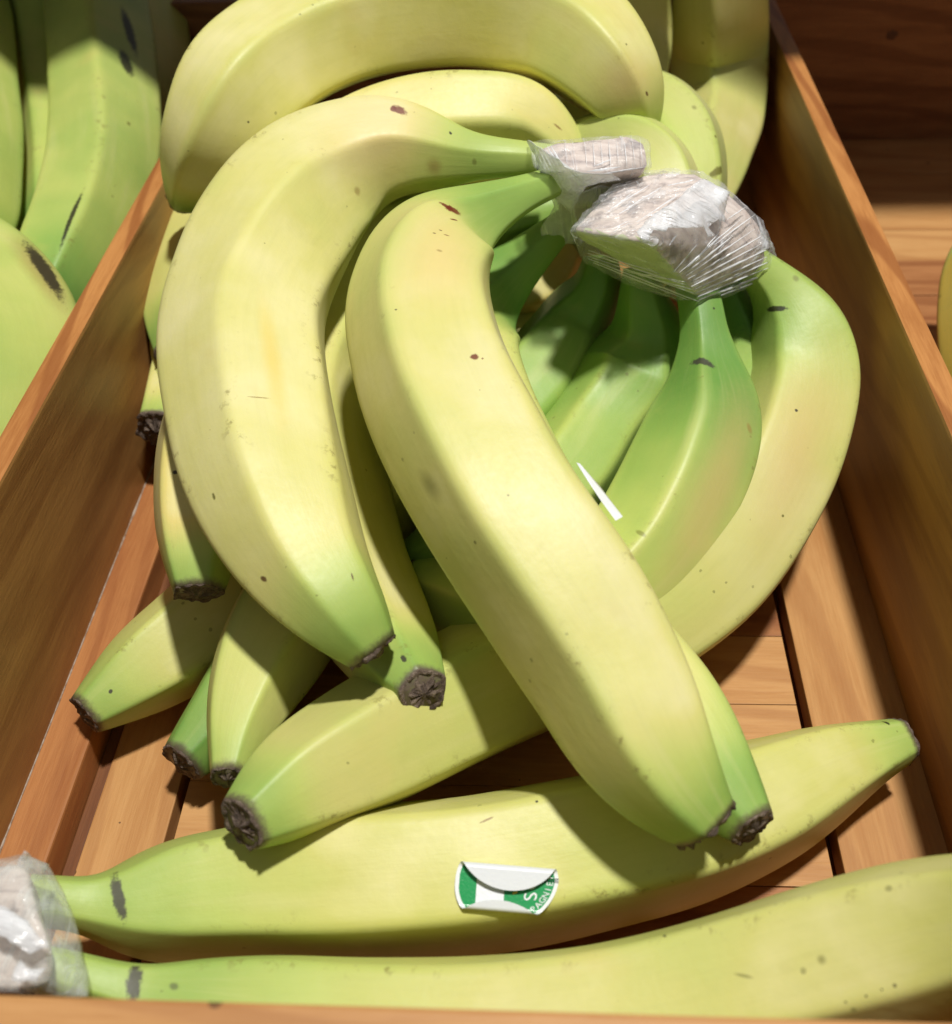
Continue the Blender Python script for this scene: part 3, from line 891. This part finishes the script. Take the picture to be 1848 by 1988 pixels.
# --- front pair, lying across the bin behind the front board
B6 = bunch('pair of long bananas lying across the floor behind the front board, with curled sticker', (0.0, 0.11, 0.0))
H1 = banana(B6, [(50, 1745, .036, 48), (120, 1750, .033, 50), (175, 1757, .030, 55), (235, 1760, .027, 85), (320, 1746, .023, 114), (450, 1730, .021, 130), (650, 1712, .021, 150), (900, 1695, .0215, 153),
                 (1150, 1650, .0215, 150), (1350, 1600, .0215, 143), (1500, 1545, .021, 123), (1620, 1487, .020, 90), (1700, 1455, .019, 62), (1750, 1438, .0185, 47)],
            ridges=(30, 105, 175, 245, 318), twist=6, green=0.18, stem=(0.10, 0.36, 0.36), tip=(0.90, 0.99, 0.45), key='H1', ridge_green=0.05, yellow=(0.60, 0.585, 0.175), speck=1.5,
            scars=[(221, 1698, 239, 1790, 20, 'grey'), (933, 1597, 958, 1586, 4, 'tan'), (1040, 1555, 1044, 1557, 5, 'dark'), (1712, 1400, 1726, 1404, 9, 'dark')])
banana(B6, [(60, 1875, .046, 42), (130, 1888, .043, 44), (190, 1905, .041, 46), (262, 1928, .038, 54), (350, 1943, .035, 83), (500, 1968, .032, 118), (700, 1995, .031, 138), (900, 2003, .031, 147),
            (1150, 1983, .034, 150), (1400, 1928, .04, 153), (1650, 1858, .05, 160), (1850, 1812, .062, 156), (2050, 1790, .08, 132), (2190, 1780, .096, 92), (2280, 1775, .106, 60)],
       ridges=(25, 100, 170, 240, 315), green=0.21, stem=(0.12, 0.40, 0.40), key='H2', ridge_green=0.04, yellow=(0.60, 0.585, 0.175), speck=1.6,
       scars=[(264, 1874, 256, 1940, 26, 'grey'), (1428, 1891, 1460, 1898, 6, 'olive', .3), (1590, 1862, 1600, 1864, 14, 'olive', .8), (330, 1912, 345, 1918, 12, 'grey', .4), (1288, 1815, 1292, 1818, 5, 'dark'),
              (1640, 1945, 1643, 1946, 4, 'dark'), (1680, 1933, 1683, 1935, 4, 'dark'), (1735, 1912, 1739, 1914, 6, 'dark'), (1710, 1920, 1713, 1922, 4, 'dark')])
hpts = [(-70, 1690, .058), (0, 1672, .060), (48, 1676, .060), (54, 1760, .061), (96, 1839, .060), (100, 1880, .058), (92, 1912, .056), (44, 1924, .055), (-70, 1920, .055),
        (66, 1700, .048), (108, 1900, .050), (78, 1780, .050), (-60, 1720, .03), (40, 1900, .03)]
hull('crown', [at(*q) for q in hpts], M_CROWN, B6, rough=0.0006)
hf = [(x + (x - 20) * 0.03, y + (y - 1800) * 0.02, z + 0.0008) for x, y, z in hpts] + [(48, 1653, .058), (95, 1676, .052), (134, 1737, .050), (160, 1813, .050), (175, 1880, .051), (181, 1940, .052)]
M_FILM_3 = film_material('cling_film_collar', 0.26, 0.26, (1, -0.3, 0.1), (0.80, 0.86, 0.84), fine=0.35)
hull('plastic_film', [at(*q) for q in hf], M_FILM_3, B6, cuts=3, rough=0.0006, freq=170, smooth_it=1)
sheet('film_flap', [(-20, 1755, .066), (10, 1760, .066), (40, 1778, .0655), (62, 1800, .065), (98, 1838, .063), (60, 1850, .064), (20, 1830, .0655), (-20, 1800, .066)], M_FLAP, B6, amp=0.0012)
sheet('film_flap', [(22, 1905, .063), (26, 1880, .064), (42, 1862, .064), (48, 1875, .064), (60, 1885, .063), (88, 1880, .062), (70, 1900, .062), (40, 1906, .0625)], M_FLAP, B6, amp=0.001)
sheet('film_tail', [(30, 1690, .058), (36, 1668, .06), (48, 1650, .062), (62, 1664, .058), (95, 1680, .05), (80, 1700, .053)], M_FILM_F, B6, amp=0.0008)

# --- left compartment
B7 = bunch('green bunch in the left compartment with long black scars, behind the blemished single banana', (-0.24, 0.42, 0.03))
banana(B7, [(-110, -80, .1, 85), (-82, 52, .09, 98), (-72, 156, .08, 98), (-63, 234, .075, 98), (-64, 339, .07, 98), (-75, 430, .065, 95), (-110, 540, .06, 60)], green=0.42, key='L1', stem=(0, .1, .2))
banana(B7, [(60, -120, .09, 70), (84, 0, .085, 72), (101, 130, .066, 72), (116, 234, .056, 72), (118, 339, .05, 72), (105, 440, .045, 65), (80, 520, .04, 40)], green=0.38, key='L2', stem=(0, .1, .2), ridges=(-30, 40, 110, 190, 260))
banana(B7, [(150, -160, .115, 70), (178, -40, .092, 92), (196, 80, .078, 98), (205, 200, .068, 102), (198, 320, .062, 104), (165, 430, .058, 100), (110, 540, .055, 90), (60, 640, .05, 60)],
       green=0.50, key='L3', stem=(0, .1, .2), ridges=(8, 70, 140, 210, 290), ridge_green=-0.08,
       scars=[(157, 375, 118, 472, 8, 'dark'), (240, 20, 262, 100, 20, 'dark'), (238, 100, 252, 145, 24, 'dark'), (248, 238, 252, 242, 8, 'olive')])
banana(B7, [(230, -150, .1, 70), (262, -20, .08, 80), (280, 80, .065, 85), (285, 200, .05, 80), (260, 330, .04, 60)], green=0.25, key='L5', stem=(0, .1, .2), scars=[(262, 15, 275, 60, 12, 'dark')])
hull('crown', [at(x, y, z) for x, y, z in [(-120, -110, .12), (240, -190, .13), (160, -200, .145), (60, -160, .12), (230, -130, .1), (-100, -60, .1), (60, -100, .09)]], M_CROWNG, B7)
L4 = banana(None, [(-250, 480, .05, 70), (-140, 500, .055, 115), (-40, 560, .06, 140), (20, 670, .06, 150), (10, 820, .055, 150), (-50, 960, .05, 120), (-130, 1060, .045, 60)], green=0.42, key='L4',
            ridges=(-50, 20, 90, 160, 230), stem=(0.02, 0.2, 0.2), scars=[(40, 462, 126, 590, 52, 'tan', .7), (54, 474, 118, 572, 26, 'dark')])
tag(L4, 'short plump banana with a broad black bruise leaning on the left divider', 'banana')
R1 = banana(None, [(1935, 440, .05, 50), (1928, 520, .045, 85), (1925, 610, .04, 95), (1935, 710, .035, 95), (1960, 820, .03, 70), (1985, 900, .025, 45)], green=0.12, key='R1', yellow=(0.60, 0.45, 0.08), pale=(0.6, 0.46, 0.1))
tag(R1, 'deep yellow banana just showing in the right compartment at the photo edge', 'banana')


# ------------------------------------------------------------------ fruit sticker, curled at both edges
def plain(name, col, rough=0.3, coat=0.0):
    k = NT(name)
    a = k.noise(k.obj(), 500, 3, 0.6)
    k.put(k.b.inputs['Base Color'], k.mix(k.math('MULTIPLY', a, 0.12), col, tuple(c * 0.7 for c in col)))
    k.b.inputs['Roughness'].default_value = rough
    k.b.inputs['Coat Weight'].default_value = coat
    k.bump(k.noise(k.obj(), 1500, 2, 0.6), 0.25, 0.0002)
    return k.m


M_GREEN = plain('sticker_green', (0.012, 0.30, 0.085), 0.22, 0.4)
M_WHITE = plain('sticker_white', (0.82, 0.84, 0.86), 0.25, 0.3)
M_BACKP = plain('sticker_back', (0.72, 0.745, 0.79), 0.4)
M_GOLD = plain('sticker_gold', (0.75, 0.55, 0.05), 0.3)


def make_sticker():
    RS, RV, v1, v2, rc = 0.0117, 0.0098, 0.0022, 0.0056, 0.00105
    bvh = BVH['H1']

    def hit(px, py):
        return bvh.ray_cast(CAM, ray(px, py).normalized())
    cen = hit(984, 1711)
    n = cen[1].normalized()
    a = (hit(1070, 1718)[0] - hit(898, 1704)[0])
    a = (a - n * a.dot(n)).normalized()
    b = n.cross(a).normalized()
    C = cen[0] + n * 0.0006

    def bend(u, v, off=0.0):
        """disc coordinates (u along the fruit, v across) to the curled sheet"""
        vv = v + (0.03 if v > 0 else 0.13) * u
        if vv > v1:
            s = vv - v1
            th = s / rc
            if th < math.pi:
                y, z = v1 + rc * math.sin(th), rc * (1 - math.cos(th))
                ny, nz = -math.sin(th), math.cos(th)
            else:
                e = s - math.pi * rc
                y, z = v1 - e, 2 * rc - 0.10 * e
                ny, nz = 0, -1
        elif vv < -v2:
            s = -v2 - vv
            rb = 0.0009
            th = s / rb
            tm = math.pi * 0.92
            if th < tm:
                y, z = -v2 - rb * math.sin(th), rb * (1 - math.cos(th))
                ny, nz = math.sin(th), math.cos(th)
            else:
                e = s - tm * rb
                y, z = -v2 - rb * math.sin(tm) + e * 0.9, rb * (1 - math.cos(tm)) + e * 0.18
                ny, nz = math.sin(tm), math.cos(tm)
        else:
            y, z, ny, nz = vv, 0.0, 0.0, 1.0
        return C + a * u + b * (y + ny * off) + n * (z + nz * off - 12.0 * u * u * 0.10)
    N = 230
    vid, verts, faces, mats = {}, [], [], []

    def vert(i, j):
        q = (i, j)
        if q not in vid:
            u = -RS + 2 * RS * i / N; v = RV * (-1 + 2 * j / N)
            rr = math.hypot(u, v * RS / RV)
            if rr > RS: u *= RS / rr; v *= RS / rr
            vid[q] = len(verts)
            verts.append(bend(u, v))
        return vid[q]
    for i in range(N):
        for j in range(N):
            u = -RS + 2 * RS * (i + .5) / N; v = RV * (-1 + 2 * (j + .5) / N)
            rr = math.hypot(u, v * RS / RV)
            if rr > RS: continue
            faces.append((vert(i, j), vert(i + 1, j), vert(i + 1, j + 1), vert(i, j + 1)))
            m = 1
            if rr < RS * 0.925:
                m = 0
                if -0.0068 < u < -0.0005: m = 1
                if -0.0060 < u < -0.0014 and -0.0052 < v < -0.0040 and noise.noise((u * 900, v * 900, 0)) > -0.15: m = 0
                if 0.0014 < u < 0.0024 and -0.0034 < v - 0.25 * u < -0.0028: m = 3
            mats.append(m)
    top = len(verts)
    back = [v.copy() for v in verts]
    # a thin second skin as the white underside
    inv = {k_: i_ for i_, k_ in vid.items()}
    bverts = []
    for idx in range(len(verts)):
        i, j = inv[idx]
        u = -RS + 2 * RS * i / N; v = RV * (-1 + 2 * j / N)
        rr = math.hypot(u, v * RS / RV)
        if rr > RS: u *= RS / rr; v *= RS / rr
        bverts.append(bend(u, v, -0.00012))
    bfaces = [tuple(x + top for x in reversed(f)) for f in faces]
    tv, tf = [], []

    def add_text(txt, size, place):
        cu = bpy.data.curves.new('lettering', 'FONT')
        cu.body = txt
        cu.size = size
        cu.align_x = 'CENTER'
        cu.resolution_u = 3
        to = bpy.data.objects.new('lettering', cu)
        COL.objects.link(to)
        bpy.context.view_layer.update()
        me = bpy.data.meshes.new_from_object(to)
        base = len(tv)
        for v in me.vertices:
            tv.append(bend(*place(v.co.x, v.co.y), 0.00008))
        for p in me.polygons: tf.append(tuple(base + q for q in p.vertices))
        bpy.data.objects.remove(to)
        bpy.data.meshes.remove(me)
        bpy.data.curves.remove(cu)
    word = 'COMPAGNIE FRU'
    a0, a1 = -76.0, 26.0
    for i, ch in enumerate(word):
        if ch == ' ': continue
        th = R(a0 + (a1 - a0) * i / (len(word) - 1))
        rb = RS * 0.90

        def place(x, y, th=th, rb=rb):
            r_ = rb - y
            t_ = th + x / rb
            return r_ * math.cos(t_), r_ * math.sin(t_) * RV / RS
        add_text(ch, 0.00215, place)
    add_text('S', 0.0042, lambda x, y: (0.0069 - y, -0.0036 + x))
    add_text('C', 0.0042, lambda x, y: (0.0069 - y, -0.0008 + x))
    o = mesh_obj('fruit_sticker', verts + bverts + tv, faces + bfaces + [tuple(q + 2 * top for q in f) for f in tf], [M_GREEN, M_WHITE, M_BACKP, M_GOLD], H1)
    ml = mats + [2] * len(bfaces) + [1] * len(tf)
    o.data.polygons.foreach_set('material_index', ml)
    o['label'] = 'curled green and white round fruit sticker'


make_sticker()


def make_edge_sticker():
    """a second sticker, seen nearly edge on where it stands off the flank of the top banana"""
    bpar = [c for c in B1.children if c.name.startswith('banana')][1]
    q = [at(1119, 898, .0955), at(1126, 900, .0952), at(1166, 946, .094), at(1209, 1003, .092), at(1195, 1011, .0915), at(1168, 974, .0925), at(1140, 932, .094)]
    d = [p - (CAM - p).normalized() * 0.00015 for p in q]
    n = len(q)
    o = mesh_obj('fruit_sticker', q + d, [tuple(range(n)), tuple(reversed(range(n, 2 * n)))] + [(i, i + n, (i + 1) % n + n, (i + 1) % n) for i in range(n)], M_WHITE, bpar, smooth=False)
    o.data.materials[0] = M_BACKP
    o['label'] = 'loose white sticker edge'


make_edge_sticker()
